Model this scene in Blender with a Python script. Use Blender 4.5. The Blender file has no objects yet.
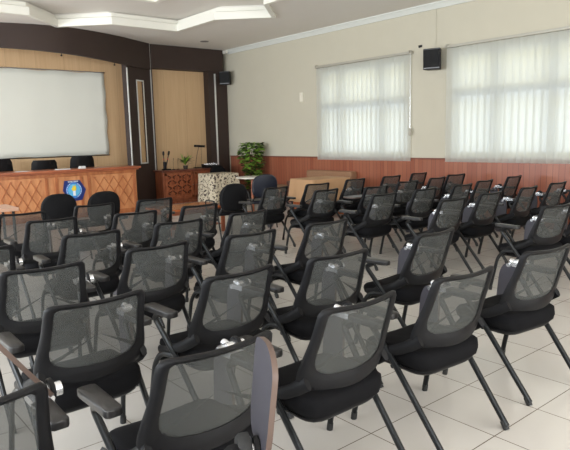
import bpy, bmesh, math, random
from mathutils import Vector, Matrix
random.seed(7)
PI = math.pi
scene = bpy.context.scene
COL = scene.collection
R = math.radians

# ------------------------------------------------------------------ helpers
def link(name, me, m=None, parent=None):
    o = bpy.data.objects.new(name, me)
    COL.objects.link(o)
    if m is not None:
        for mm in (m if isinstance(m, (list, tuple)) else [m]):
            me.materials.append(mm)
    if parent: o.parent = parent
    return o

def obj(name, bm, m, parent=None, smooth=True, angle=40, bevel=0, seg=2):
    me = bpy.data.meshes.new(name)
    bmesh.ops.recalc_face_normals(bm, faces=bm.faces[:])
    if smooth:
        for f in bm.faces: f.smooth = True
        for e in bm.edges:
            if len(e.link_faces) == 2 and e.calc_face_angle(0) > R(angle): e.smooth = False
    bm.to_mesh(me); bm.free()
    o = link(name, me, m, parent)
    if bevel:
        b = o.modifiers.new('bevel', 'BEVEL'); b.width = bevel; b.segments = seg; b.limit_method = 'ANGLE'; b.angle_limit = R(35)
    return o

def tag(o, label=None, cat=None, group=None, kind=None):
    if label: o['label'] = label
    if cat: o['category'] = cat
    if group: o['group'] = group
    if kind: o['kind'] = kind
    return o

def thing(name, label, cat, loc=(0, 0, 0), rz=0, group=None):
    o = bpy.data.objects.new(name, None); COL.objects.link(o)
    o.empty_display_size = .1
    o.location = loc; o.rotation_euler = (0, 0, rz)
    return tag(o, label, cat, group)

def box(bm, x0, x1, y0, y1, z0, z1, mi=0):
    v = [bm.verts.new(p) for p in ((x0,y0,z0),(x1,y0,z0),(x1,y1,z0),(x0,y1,z0),(x0,y0,z1),(x1,y0,z1),(x1,y1,z1),(x0,y1,z1))]
    for q in ((0,1,2,3),(4,5,6,7),(0,1,5,4),(1,2,6,5),(2,3,7,6),(3,0,4,7)):
        f = bm.faces.new([v[i] for i in q]); f.material_index = mi
    return v

def obox(bm, c, size, rot):
    """oriented box: centre, size, 3x3 rotation"""
    vs = box(bm, -size[0]/2, size[0]/2, -size[1]/2, size[1]/2, -size[2]/2, size[2]/2)
    for v in vs: v.co = rot @ v.co + Vector(c)

def BM(): return bmesh.new()

def smooth_path(pts, r, n=5):
    """round the inner corners of a polyline"""
    pts = [Vector(p) for p in pts]; out = [pts[0]]
    for i in range(1, len(pts)-1):
        a, b, c = pts[i-1], pts[i], pts[i+1]
        d1 = (a-b); d2 = (c-b); k = min(r, d1.length*.45, d2.length*.45)
        p, q = b + d1.normalized()*k, b + d2.normalized()*k
        for j in range(n+1):
            t = j/n; out.append(p*(1-t)**2 + b*2*t*(1-t) + q*t*t)
    out.append(pts[-1]); return out

def tube(bm, pts, rad, seg=10, flat=(1, 1), up=Vector((1, 0, 0)), cap=True, mi=0):
    pts = [Vector(p) for p in pts]; rings = []
    for i, p in enumerate(pts):
        d = (pts[min(i+1, len(pts)-1)] - pts[max(i-1, 0)]).normalized()
        u = up - d*up.dot(d)
        if u.length < 1e-3: u = Vector((0, 0, 1)) - d*d.z
        if u.length < 1e-3: u = Vector((0, 1, 0))
        u.normalize(); w = d.cross(u)
        r = rad[i] if isinstance(rad, (list, tuple)) else rad
        rings.append([bm.verts.new(p + u*math.cos(2*PI*k/seg)*r*flat[0] + w*math.sin(2*PI*k/seg)*r*flat[1]) for k in range(seg)])
    for a, b in zip(rings, rings[1:]):
        for k in range(seg):
            f = bm.faces.new((a[k], a[(k+1) % seg], b[(k+1) % seg], b[k])); f.material_index = mi
    if cap:
        bm.faces.new(rings[0][::-1]).material_index = mi; bm.faces.new(rings[-1]).material_index = mi

def lathe(bm, prof, seg=24, c=(0, 0, 0)):
    rings = []
    for r, z in prof:
        rings.append([bm.verts.new((c[0]+r*math.cos(2*PI*k/seg), c[1]+r*math.sin(2*PI*k/seg), c[2]+z)) for k in range(seg)])
    for a, b in zip(rings, rings[1:]):
        for k in range(seg): bm.faces.new((a[k], a[(k+1) % seg], b[(k+1) % seg], b[k]))
    bm.faces.new(rings[0][::-1]); bm.faces.new(rings[-1])

def prism(bm, poly, z0, z1):
    a = [bm.verts.new((x, y, z0)) for x, y in poly]; b = [bm.verts.new((x, y, z1)) for x, y in poly]
    n = len(poly)
    for i in range(n): bm.faces.new((a[i], a[(i+1) % n], b[(i+1) % n], b[i]))
    bm.faces.new(a[::-1]); bm.faces.new(b)

def rrect(hw, hh, r, n=6):
    out = []
    for cx, cy, a0 in ((hw-r, hh-r, 0), (-hw+r, hh-r, 90), (-hw+r, -hh+r, 180), (hw-r, -hh+r, 270)):
        for k in range(n+1):
            a = R(a0 + 90*k/n); out.append((cx+r*math.cos(a), cy+r*math.sin(a)))
    return out

# ------------------------------------------------------------------ materials
def mat(name, color, rough=.5, metal=0, spec=.5):
    m = bpy.data.materials.new(name); m.use_nodes = True
    b = m.node_tree.nodes['Principled BSDF']
    b.inputs['Base Color'].default_value = (*color, 1); b.inputs['Roughness'].default_value = rough
    b.inputs['Metallic'].default_value = metal; b.inputs['Specular IOR Level'].default_value = spec
    return m
def srgb(r, g, b):
    f = lambda c: ((c/255+.055)/1.055)**2.4 if c > 10 else c/255/12.92
    return (f(r), f(g), f(b))
class NT:
    def __init__(s, m): s.t = m.node_tree; s.b = s.t.nodes['Principled BSDF']
    def n(s, ty, **kw):
        x = s.t.nodes.new(ty)
        for k, v in kw.items():
            if hasattr(x, k): setattr(x, k, v)
            else: x.inputs[k].default_value = v
        return x
    def l(s, a, b): s.t.links.new(a, b)
    def math(s, op, a, b=None):
        x = s.t.nodes.new('ShaderNodeMath'); x.operation = op
        for i, v in enumerate((a, b)):
            if v is None: continue
            if isinstance(v, (int, float)): x.inputs[i].default_value = v
            else: s.l(v, x.inputs[i])
        return x.outputs[0]
    def mix(s, fac, a, b):
        x = s.t.nodes.new('ShaderNodeMix'); x.data_type = 'RGBA'
        for i, v in ((0, fac), (6, a), (7, b)):
            if isinstance(v, (int, float)): x.inputs[i].default_value = v
            elif isinstance(v, tuple): x.inputs[i].default_value = (*v, 1)
            else: s.l(v, x.inputs[i])
        return x.outputs[2]
    def coord(s, kind='Object'): return s.n('ShaderNodeTexCoord').outputs[kind]
    def noise(s, vec, scale, detail=3):
        x = s.n('ShaderNodeTexNoise'); x.inputs['Scale'].default_value = scale; x.inputs['Detail'].default_value = detail
        if vec is not None: s.l(vec, x.inputs['Vector'])
        return x.outputs['Fac']
    def mapv(s, vec, sc):
        x = s.n('ShaderNodeMapping'); x.inputs['Scale'].default_value = sc; s.l(vec, x.inputs['Vector']); return x.outputs[0]
    def bump(s, h, st=.3, d=.01):
        x = s.n('ShaderNodeBump'); x.inputs['Strength'].default_value = st; x.inputs['Distance'].default_value = d
        s.l(h, x.inputs['Height']); s.l(x.outputs[0], s.b.inputs['Normal'])

def wood(name, c1, c2, scale=(1, 1, 1), rough=.4, amt=6):
    m = mat(name, c1, rough); t = NT(m)
    v = t.mapv(t.coord(), scale)
    f = t.noise(v, amt, 5)
    r = t.n('ShaderNodeMapRange'); r.inputs[1].default_value = .35; r.inputs[2].default_value = .65
    t.l(f, r.inputs[0]); t.l(t.mix(r.outputs[0], c1, c2), t.b.inputs['Base Color'])
    return m

def speck(name, c1, c2, scale=60, rough=.8, bump=0, spec=.5):
    m = mat(name, c1, rough, 0, spec); t = NT(m)
    f = t.noise(t.coord(), scale, 3); t.l(t.mix(f, c1, c2), t.b.inputs['Base Color'])
    if bump: t.bump(f, bump, .003)
    return m

M = {}
M['black_plastic'] = speck('black_plastic', (.008,.008,.009), (.011,.011,.012), 20, .44, 0, .14)
M['fabric'] = speck('seat_fabric', (.005,.005,.006), (.008,.008,.009), 20, .9, 0, .1)
M['tube'] = mat('tube_paint', (.008,.009,.010), .3, .0, .3)
M['rubber'] = speck('rubber', (.012,.012,.012), (.02,.02,.02), 100, .7)
M['pad'] = speck('armrest_pad', (.017,.016,.016), (.022,.021,.021), 20, .3, 0, .35)
M['chrome'] = mat('chrome', (.75,.76,.78), .16, 1)
M['alu'] = mat('hinge_alloy', (.82,.83,.85), .22, .85)
M['satin'] = mat('satin_steel', (.82,.82,.80), .38, .55)
M['strip'] = mat('strip_grey', (.12,.12,.125), .4, .3)
M['laminate'] = speck('tablet_laminate', srgb(62,60,66), srgb(68,66,74), 20, .42)
M['board_edge'] = speck('board_edge', srgb(84,68,60), srgb(94,76,68), 20, .5)

def mesh_fabric():
    m = bpy.data.materials.new('back_mesh'); m.use_nodes = True; t = m.node_tree
    for n in list(t.nodes): t.nodes.remove(n)
    out = t.nodes.new('ShaderNodeOutputMaterial')
    d = t.nodes.new('ShaderNodeBsdfDiffuse'); d.inputs[0].default_value = (.070, .073, .070, 1)
    g = t.nodes.new('ShaderNodeBsdfGlossy'); g.inputs[0].default_value = (.35, .35, .35, 1); g.inputs[1].default_value = .45
    a = t.nodes.new('ShaderNodeMixShader'); a.inputs[0].default_value = .06
    t.links.new(d.outputs[0], a.inputs[1]); t.links.new(g.outputs[0], a.inputs[2])
    tr = t.nodes.new('ShaderNodeBsdfTransparent')
    # woven threads: a fine cell grid in object space modulates the openness a little
    tc = t.nodes.new('ShaderNodeTexCoord'); ns = t.nodes.new('ShaderNodeTexNoise'); ns.inputs['Scale'].default_value = 6
    t.links.new(tc.outputs['Object'], ns.inputs['Vector'])
    mr = t.nodes.new('ShaderNodeMapRange'); mr.inputs[3].default_value = .24; mr.inputs[4].default_value = .24
    t.links.new(ns.outputs['Fac'], mr.inputs[0])
    mx = t.nodes.new('ShaderNodeMixShader'); t.links.new(mr.outputs[0], mx.inputs[0])
    t.links.new(a.outputs[0], mx.inputs[1]); t.links.new(tr.outputs[0], mx.inputs[2])
    t.links.new(mx.outputs[0], out.inputs[0])
    return m
M['mesh'] = mesh_fabric()

# ------------------------------------------------------------------ camera
F_PX, YAW, PITCH, ROLL, CAMH = 587.3, .6932036, .1470404, -.0245658, 1.5252
def make_camera():
    cy, sy, cp, sp = math.cos(YAW), math.sin(YAW), math.cos(PITCH), math.sin(PITCH)
    f = Vector((sy*cp, cy*cp, -sp)); r = Vector((cy, -sy, 0)); u = r.cross(f)
    c, s = math.cos(ROLL), math.sin(ROLL)
    r2 = r*c + u*s; u2 = -r*s + u*c
    cam = bpy.data.cameras.new('camera'); cam.sensor_width = 36; cam.lens = F_PX/570*36; cam.clip_end = 200; cam.clip_start = .05
    o = bpy.data.objects.new('camera', cam); COL.objects.link(o)
    m = Matrix((( r2.x, u2.x, -f.x, 0), (r2.y, u2.y, -f.y, 0), (r2.z, u2.z, -f.z, CAMH), (0, 0, 0, 1)))
    o.matrix_world = m; scene.camera = o
make_camera()

# ------------------------------------------------------------------ setting
WX, FY, HZ = 9.1, 13.5, 3.83        # right wall, front wall, ceiling height
LX, BY = -4.0, -3.5
def struct(name, bm, m, smooth=False, bevel=0):
    return tag(obj(name, bm, m, None, smooth, bevel=bevel), kind='structure')

# floor tiles
mf = mat('floor_tiles', srgb(196,186,170), .16); t = NT(mf)
sx = t.n('ShaderNodeSeparateXYZ'); t.l(t.coord(), sx.inputs[0])
def gridline(comp, off):
    u = t.math('DIVIDE', t.math('SUBTRACT', comp, off), .44)
    fr = t.math('FRACT', u); d = t.math('MINIMUM', fr, t.math('SUBTRACT', 1.0, fr))
    return t.math('LESS_THAN', d, .0062), t.math('FLOOR', u)
gx, fx = gridline(sx.outputs[0], 2.585-44); gy, fy = gridline(sx.outputs[1], 1.925-44)
wn = t.n('ShaderNodeTexWhiteNoise'); cb = t.n('ShaderNodeCombineXYZ'); t.l(fx, cb.inputs[0]); t.l(fy, cb.inputs[1]); t.l(cb.outputs[0], wn.inputs['Vector'])
cl = t.noise(t.coord(), 2.2, 6)
base = t.mix(t.math('MULTIPLY', wn.outputs['Value'], .5), srgb(206,202,196), srgb(198,194,189))
base = t.mix(t.math('MULTIPLY', cl, .5), base, srgb(188,181,172))
t.l(t.mix(t.math('MAXIMUM', gx, gy), base, srgb(104,92,80)), t.b.inputs['Base Color'])
rr = t.n('ShaderNodeMapRange'); rr.inputs[3].default_value = .12; rr.inputs[4].default_value = .3; t.l(cl, rr.inputs[0]); t.l(rr.outputs[0], t.b.inputs['Roughness'])
b = BM(); box(b, LX-.2, WX+.2, BY-.2, FY+.2, -.1, 0); struct('floor', b, mf)

wall_m = speck('wall_paint', srgb(198,192,174), srgb(193,187,169), 3, .75)
ceil_m = speck('ceiling_paint', srgb(232,227,220), srgb(228,223,216), 2, .85)
white_m = mat('moulding_white', srgb(240,238,228), .6)
cornice_m = mat('cornice_white', srgb(218,220,214), .6)
alu_w = mat('window_alu', srgb(150,152,150), .4, .3)

# right wall with two window openings (y0,y1,z0,z1)
WIN = [(7.22, 9.56, 1.16, 2.93), (2.75, 6.22, 1.16, 2.93)]
ys = sorted([BY-.2, FY+.2] + [v for w in WIN for v in w[:2]])
b = BM(); z0, z1 = 1.16, 2.93
box(b, WX, WX+.18, BY-.2, FY+.2, 0, z0); box(b, WX, WX+.18, BY-.2, FY+.2, z1, HZ+.4)
for a, c in ((BY-.2, 2.75), (6.22, 7.22), (9.56, FY+.2)): box(b, WX, WX+.18, a, c, z0, z1)
struct('wall_right', b, wall_m)
b = BM(); box(b, LX, WX+.18, FY, FY+.2, 0, HZ+.4); struct('wall_front', b, wall_m)
b = BM(); box(b, LX-.2, WX+.18, BY-.2, BY, 0, 1.1); box(b, LX-.2, WX+.18, BY-.2, BY, 2.9, HZ+.4); box(b, LX-.2, -2, BY-.2, BY, 1.1, 2.9); box(b, 7, WX+.18, BY-.2, BY, 1.1, 2.9); struct('wall_back', b, wall_m)
# left wall with large daylight windows; the frontmost is added to light the screen
b = BM(); LW = [(-2.5, .5), (1.5, 4.5), (5.5, 8.5), (9.3, 12.3)]
box(b, LX-.2, LX, BY, FY, 0, 1.0); box(b, LX-.2, LX, BY, FY, 2.9, HZ+.4)
prev = BY
for a, c in LW + [(FY, FY)]:
    if a > prev: box(b, LX-.2, LX, prev, a, 1.0, 2.9)
    prev = c
struct('wall_left', b, wall_m)

# ceiling: slab with a star shaped recess, built as ring of faces
cx0, cy0 = 4.32, 9.05; hs = 2.22
def star(cx, cy, h, pr, w):
    pts = []
    def side(ax, ay, nx, ny):   # mid prong on side with direction a, normal n
        return [(cx+nx*h-ax*w, cy+ny*h-ay*w), (cx+nx*(h+pr), cy+ny*(h+pr)), (cx+nx*h+ax*w, cy+ny*h+ay*w), (cx+nx*h+ax*h, cy+ny*h+ay*h)]
    for (ax, ay, nx, ny) in ((-1,0,0,1), (0,-1,-1,0), (1,0,0,-1), (0,1,1,0)): pts += side(ax, ay, nx, ny)
    return pts
outer = star(cx0, cy0, hs, .8, .78)
def ring(bm, A, B, za, zb):
    va = [bm.verts.new((x, y, za)) for x, y in A]; vb = [bm.verts.new((x, y, zb)) for x, y in B]
    for i in range(len(A)):
        j = (i+1) % len(A); bm.faces.new((va[i], va[j], vb[j], vb[i]))
def ceiling_mesh():
    bm = BM()
    rect = [(LX-.2, BY-.2), (WX+.18, BY-.2), (WX+.18, FY+.2), (LX-.2, FY+.2)]
    vo = [bm.verts.new((x, y, HZ)) for x, y in rect]; vi = [bm.verts.new((x, y, HZ)) for x, y in outer]
    es = [bm.edges.new((vo[i], vo[(i+1) % 4])) for i in range(4)] + [bm.edges.new((vi[i], vi[(i+1) % len(vi)])) for i in range(len(vi))]
    bmesh.ops.triangle_fill(bm, edges=es, use_beauty=True)
    # recessed panel with an inner raised square
    big = star(cx0, cy0, hs+.12, .8, .78)
    vi = [bm.verts.new((x, y, 4.06)) for x, y in big]; sq = [(cx0-1.1, cy0-1.0), (cx0+1.1, cy0-1.0), (cx0+1.1, cy0+1.0), (cx0-1.1, cy0+1.0)]
    vs = [bm.verts.new((x, y, 4.06)) for x, y in sq]
    es = [bm.edges.new((vs[i], vs[(i+1) % 4])) for i in range(4)] + [bm.edges.new((vi[i], vi[(i+1) % len(vi)])) for i in range(len(vi))]
    bmesh.ops.triangle_fill(bm, edges=es, use_beauty=True)
    vt = [bm.verts.new((x, y, 4.18)) for x, y in sq]
    for i in range(4): bm.faces.new((vs[i], vs[(i+1) % 4], vt[(i+1) % 4], vt[i]))
    bm.faces.new(vt)
    # wall of the recess and slab top
    ring(bm, outer, big, HZ+.001, HZ+.02); ring(bm, big, big, HZ+.02, 4.06)
    v = [bm.verts.new((x, y, 4.25)) for x, y in rect]; bm.faces.new(v)
    return bm
struct('ceiling', ceiling_mesh(), ceil_m)
def offs(poly, d):
    n = len(poly); out = []
    ar = sum(poly[i][0]*poly[(i+1) % n][1]-poly[(i+1) % n][0]*poly[i][1] for i in range(n)); sg = 1 if ar > 0 else -1
    for i in range(n):
        a, p, c = Vector(poly[i-1]), Vector(poly[i]), Vector(poly[(i+1) % n])
        e1 = (p-a).normalized(); e2 = (c-p).normalized()
        n1 = Vector((e1.y, -e1.x))*sg; n2 = Vector((e2.y, -e2.x))*sg
        m = n1+n2; m = m/m.length_squared*2
        q = p+m*d; out.append((q.x, q.y))
    return out
def moulding(poly, prof):
    bm = BM()
    P = [offs(poly, d) for d, z in prof]; n = len(prof)
    rings = [[bm.verts.new((x, y, z)) for x, y in P[k]] for k, (d, z) in enumerate(prof)]
    for k in range(n):
        A, B = rings[k], rings[(k+1) % n]
        for i in range(len(A)):
            j = (i+1) % len(A); bm.faces.new((A[i], A[j], B[j], B[i]))
    return bm
struct('trim_1', moulding(outer, [(.06, 3.80), (-.02, 3.80), (-.02, 3.94), (.05, 3.965), (.05, 4.03), (.13, 4.05), (.13, 3.84), (.06, 3.83)]), white_m)
sq = [(cx0-1.1, cy0-1.0), (cx0+1.1, cy0-1.0), (cx0+1.1, cy0+1.0), (cx0-1.1, cy0+1.0)]
struct('trim_2', moulding(sq, [(.05, 4.02), (-.05, 4.02), (-.05, 4.16), (.0, 4.17), (.0, 4.07), (.05, 4.06)]), white_m)
# cornice along right wall
b = BM()
pr = [(WX, HZ-.10), (WX-.03, HZ-.10), (WX-.04, HZ-.08), (WX-.08, HZ-.03), (WX-.10, HZ-.02), (WX-.10, HZ), (WX, HZ)]
va = [b.verts.new((x, BY, z)) for x, z in pr]; vb = [b.verts.new((x, 13.1, z)) for x, z in pr]
for i in range(len(pr)): j = (i+1) % len(pr); b.faces.new((va[i], va[j], vb[j], vb[i]))
b.faces.new(va); b.faces.new(vb[::-1])
struct('trim_3', b, cornice_m)
b = BM(); box(b, LX, LX+.1, BY, FY, HZ-.12, HZ); struct('trim_4', b, cornice_m)

# wainscot of red-brown planks on the right wall
mw = mat('wainscot_wood', srgb(150,84,66), .32); t = NT(mw)
sx = t.n('ShaderNodeSeparateXYZ'); t.l(t.coord(), sx.inputs[0])
u = t.math('DIVIDE', t.math('ADD', sx.outputs[1], 40.0), .095); fr = t.math('FRACT', u)
wn = t.n('ShaderNodeTexWhiteNoise'); wn.noise_dimensions = '1D'; t.l(t.math('FLOOR', u), wn.inputs['W'])
grain = t.noise(t.mapv(t.coord(), (3, 22, .8)), 5, 5)
c = t.mix(wn.outputs['Value'], srgb(146,82,60), srgb(166,104,78)); c = t.mix(t.math('MULTIPLY', grain, .55), c, srgb(118,64,48))
line = t.math('LESS_THAN', fr, .07)
t.l(t.mix(line, c, srgb(96,56,46)), t.b.inputs['Base Color'])
b = BM(); box(b, WX-.02, WX, BY, 13.15, 0, 1.07); struct('trim_5', b, mw)
b = BM(); box(b, WX-.035, WX, BY, 13.15, 1.07, 1.095); struct('trim_6', b, mat('wainscot_cap', srgb(118,70,58), .35), bevel=.004)
b = BM(); box(b, WX-.035, WX-.02, BY, 13.15, 0, .1); struct('baseboard_right', b, mat('baseboard_wood', srgb(96,46,38), .4))

# windows
glass = bpy.data.materials.new('window_glass'); glass.use_nodes = True
gt = glass.node_tree; gt.nodes.clear(); go = gt.nodes.new('ShaderNodeOutputMaterial'); g1 = gt.nodes.new('ShaderNodeBsdfTransparent'); g1.inputs[0].default_value = (.93,.96,.97,1)
g2 = gt.nodes.new('ShaderNodeBsdfGlossy'); g2.inputs[1].default_value = .02; gm = gt.nodes.new('ShaderNodeMixShader'); gm.inputs[0].default_value = .06
gt.links.new(g1.outputs[0], gm.inputs[1]); gt.links.new(g2.outputs[0], gm.inputs[2]); gt.links.new(gm.outputs[0], go.inputs[0])
def window(name, x, y0, y1, z0, z1, mulls, zt, t_=.05, side=1):
    root = bpy.data.objects.new(name, None); COL.objects.link(root); root.location = (x, (y0+y1)/2, z0); tag(root, kind='structure')
    ox, oy, oz = x, (y0+y1)/2, z0
    b = BM(); xa, xb = -.035, .035
    box(b, xa, xb, y0-oy, y1-oy, 0, t_); box(b, xa, xb, y0-oy, y1-oy, z1-z0-t_, z1-z0)
    for yy in [y0+t_/2, y1-t_/2] + mulls:
        w = t_ if yy not in mulls else .11
        box(b, xa-.004, xb+.004, yy-oy-w/2, yy-oy+w/2, 0, z1-z0)
    if zt: box(b, xa-.006, xb+.006, y0-oy, y1-oy, zt-z0-.065, zt-z0+.065)
    obj('window_frame', b, alu_w, root, False)
    b = BM(); box(b, -.003, .003, y0-oy+.01, y1-oy-.01, .01, z1-z0-.01); obj('pane', b, glass, root, False)
    return root
window('window_1', WX+.11, *WIN[0], [7.88, 9.02], 2.19)
window('window_2', WX+.11, *WIN[1], [5.41, 4.45, 3.6], 2.24)
for i, (a, c) in enumerate(LW): window('window_%d' % (i+3), LX-.1, a, c, 1.0, 2.9, [a+1.0, a+2.0], 2.3)

wb = window('window_7', 0, -4.5, 4.5, 1.1, 2.9, [-2.7, -.9, .9, 2.7], 2.3); wb.rotation_euler = (0, 0, R(90)); wb.location = (2.5, BY-.1, 1.1)  # unseen back window, added as an opening for the area light behind
# outside, seen through the blinds: cream neighbouring wall high up, pale paved yard
b = BM(); box(b, 14.0, 14.3, -6, 22, 2.66, 6.5); box(b, 14.0, 14.3, -6, 22, 0, 0.5); struct('wall_outside', b, mat('outside_render', srgb(250,228,168), .8))
b = BM(); box(b, 9.5, 30, -10, 26, -.3, -.1); struct('ground_outside', b, speck('yard_concrete', srgb(200,200,196), srgb(184,184,180), 3, .9))

# vertical blinds
bl = bpy.data.materials.new('blind_fabric'); bl.use_nodes = True; t_ = bl.node_tree; t_.nodes.clear()
o_ = t_.nodes.new('ShaderNodeOutputMaterial'); d_ = t_.nodes.new('ShaderNodeBsdfDiffuse'); d_.inputs[0].default_value = (*srgb(226,226,216), 1)
tl = t_.nodes.new('ShaderNodeBsdfTranslucent'); tl.inputs[0].default_value = (.90,.91,.92,1)
tp = t_.nodes.new('ShaderNodeBsdfTransparent'); tp.inputs[0].default_value = (1, 1, 1, 1)
m1 = t_.nodes.new('ShaderNodeMixShader'); m1.inputs[0].default_value = .68; m2 = t_.nodes.new('ShaderNodeMixShader'); m2.inputs[0].default_value = .07
t_.links.new(d_.outputs[0], m1.inputs[1]); t_.links.new(tl.outputs[0], m1.inputs[2]); t_.links.new(m1.outputs[0], m2.inputs[1]); t_.links.new(tp.outputs[0], m2.inputs[2]); t_.links.new(m2.outputs[0], o_.inputs[0])
rail_m = mat('headrail_grey', srgb(176,172,160), .4, .2)
def blind(label, y0, y1, chain):
    root = thing('vertical_blind', label, 'blind', (WX-.05, (y0+y1)/2, 1.03)); oy = (y0+y1)/2
    H = 2.0
    b = BM(); box(b, -.03, .03, y0-oy-.05, y1-oy+.05, H-.015, H+.03); obj('headrail', b, rail_m, root, False, bevel=.004)
    b = BM(); box(b, -.055, .045, y0-oy-.02, y0-oy, H+.0, H+.045); box(b, -.055, .045, y1-oy, y1-oy+.02, H+.0, H+.045); obj('bracket', b, rail_m, root, False)
    b = BM(); n = int(round((y1-y0)/.123)); rnd = random.Random(int(y0*10))
    for i in range(n):
        yc = y0-oy+(i+.5)*(y1-y0)/n; ang = -R(7+rnd.uniform(-5, 6)); hw = .080
        cols = []
        for k in range(5):
            s = -1+k/2; lx = s*hw*math.sin(ang)+.008*(1-s*s); ly = s*hw*math.cos(ang)
            cols.append((lx, yc+ly))
        vt = [b.verts.new((x, y, H-.02)) for x, y in cols]; vb = [b.verts.new((x+rnd.uniform(-.002,.002), y, .0)) for x, y in cols]
        for k in range(4): b.faces.new((vt[k], vt[k+1], vb[k+1], vb[k]))
    obj('slats', b, bl, root)
    if chain:
        b = BM(); tube(b, [(-.03, y0-oy-.03, H), (-.03, y0-oy-.03, .6)], .003, 6); obj('pull_cord', b, M['alu'], root)
        b = BM(); box(b, -.045, -.015, y0-oy-.055, y0-oy-.01, .48, .62); obj('cord_weight', b, rail_m, root, False, bevel=.005)
blind('closed pale vertical blind on the shorter window, between the plant and the speaker', 7.13, 9.66, True)
blind('closed pale vertical blind on the long window at the right edge', 2.72, 6.3, False)

# ------------------------------------------------------------------ front end of the hall
brown = speck('brown_panel', srgb(55,43,38), srgb(61,48,43), 5, .55, 0, .3)
maple = mat('maple_panel', srgb(196,160,118), .5); t = NT(maple)
sx = t.n('ShaderNodeSeparateXYZ'); t.l(t.coord(), sx.inputs[0])
st = t.noise(t.mapv(t.coord(), (9, 9, .35)), 3, 4)
c = t.mix(st, srgb(190,154,114), srgb(212,180,140))
fr = t.math('FRACT', t.math('DIVIDE', sx.outputs[0], .61)); ln = t.math('LESS_THAN', fr, .008)
t.l(t.mix(t.math('MULTIPLY', ln, .5), c, srgb(120,90,60)), t.b.inputs['Base Color'])
b = BM(); box(b, .4, 8.66, 13.42, 13.5, 0, HZ); struct('trim_7', b, maple)
curve = [(.2, 13.42), (1.2, 13.05), (2.3, 12.62), (3.33, 12.33), (3.9, 12.17), (4.4, 12.13), (4.75, 12.17), (5.1, 12.27), (5.5, 12.42), (5.9, 12.6), (6.3, 12.83), (6.84, 13.13)]
b = BM(); prism(b, curve + [(x, y+.09) for x, y in curve[::-1]], 3.2, HZ)
for v in b.verts:
    if v.co.z < 3.5: v.co.z = 3.37 - .15*min(1, max(0, (v.co.x-3.4)/2.9))
struct('trim_8', b, brown, True)
b = BM(); prism(b, [(6.9, 13.17), (8.95, 13.17), (9.06, 13.3), (9.08, 13.42), (6.9, 13.42)], 3.27, HZ); struct('trim_9', b, brown, True)
# right pillar panel in the corner and its chrome strip
b = BM(); box(b, 8.5, 9.08, 13.2, 13.42, 0, 3.27); struct('trim_10', b, brown)
b = BM(); box(b, 8.68, 8.72, 13.18, 13.2, .05, 3.22); struct('trim_11', b, M['satin'])
# left pillar: slanted slab with slot window between chrome strips
p0, p1 = Vector((6.03, 12.74)), Vector((6.88, 13.2)); d = (p1-p0).normalized(); nrm = Vector((d.y, -d.x)); L = (p1-p0).length
def pil(bm, s0, s1, z0, z1, d0, d1):
    prism(bm, [tuple(p0+d*s0+nrm*d0), tuple(p0+d*s1+nrm*d0), tuple(p0+d*s1+nrm*d1), tuple(p0+d*s0+nrm*d1)], z0, z1)
s0, s1 = L*.36, L*.66
b = BM(); pil(b, 0, s0, 0, 3.26, -.12, 0); pil(b, s1, L, 0, 3.26, -.12, 0); pil(b, s0, s1, 0, 1.02, -.12, 0); pil(b, s0, s1, 2.93, 3.26, -.12, 0); struct('trim_12', b, brown)
b = BM(); pil(b, s0, s1, 1.02, 2.93, -.12, -.05); struct('trim_13', b, maple)
b = BM(); pil(b, .0, .035, .0, 3.19, 0, .012); pil(b, L-.035, L, .0, HZ, 0, .012)
pil(b, s0, s0+.03, 1.0, 2.95, 0, .012); pil(b, s1-.03, s1, 1.0, 2.95, 0, .012); pil(b, s0, s1, 2.92, 2.95, 0, .012); pil(b, s0, s1, 1.0, 1.03, 0, .012); struct('trim_14', b, M['satin'])
# side return between pillar and wall
b = BM(); prism(b, [(6.86, 13.2), (6.9, 13.17), (6.95, 13.42), (6.8, 13.42)], 0, HZ); struct('trim_15', b, brown)

# small hooks under the valance
for i, (x, y) in enumerate(((4.42, 12.2), (5.72, 12.6), (1.6, 13.0))):
    b = BM(); tube(b, [(0, 0, .002), (0, 0, -.03)], .008, 8); lathe(b, [(.008, -.06), (.02, -.052), (.02, -.034), (.008, -.026)], 12)
    o = obj('valance_spotlight', b, M['black_plastic']); o.location = (x, y+.05, 3.38 - .15*min(1, max(0, (x-3.4)/2.9)))
    tag(o, ['tiny black fitting under the dark valance, above the middle of the white screen', 'tiny black fitting under the dark valance, right of the white screen', 'tiny black fitting under the dark valance, towards its left end'][i], 'light fitting')

# projection screen
scr = speck('screen_cloth', srgb(226,226,216), srgb(220,220,210), 1.2, .7)
root = thing('projection_screen', 'large white projection screen hung on the maple wall behind the desk', 'screen', (3.9, 13.405, 1.24))
b = BM(); nx, nz = 40, 14; g = []
for i in range(nx+1):
    col = []
    for j in range(nz+1):
        x = -2.0+i*3.88/nx; z = j*1.87/nz
        edge = max(0, abs(i/nx-.5)*2-.93)/.07
        y = -.006*math.sin(i*.9)*(1 if j in (0, nz) else .2) - .02*edge*abs(math.sin(j*.8))
        xx = x + (.012*math.sin(j*1.3) if i == nx else 0)
        zz = z + (.01*math.sin(i*.7) if j in (0, nz) else 0)
        col.append(b.verts.new((xx, y, zz)))
    g.append(col)
for i in range(nx):
    for j in range(nz): b.faces.new((g[i][j], g[i+1][j], g[i+1][j+1], g[i][j+1]))
so = obj('screen_sheet', b, scr, root); md = so.modifiers.new('s', 'SOLIDIFY'); md.thickness = .006; md.offset = 1
b = BM(); tube(b, [(-2.0, .0, 1.885), (1.9, .0, 1.885)], .014, 10, up=Vector((0, 0, 1))); obj('top_rod', b, M['chrome'], root)
b = BM(); tube(b, [(-2.0, .0, -.01), (1.9, .0, -.01)], .011, 10, up=Vector((0, 0, 1))); obj('bottom_rod', b, M['black_plastic'], root)

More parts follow.
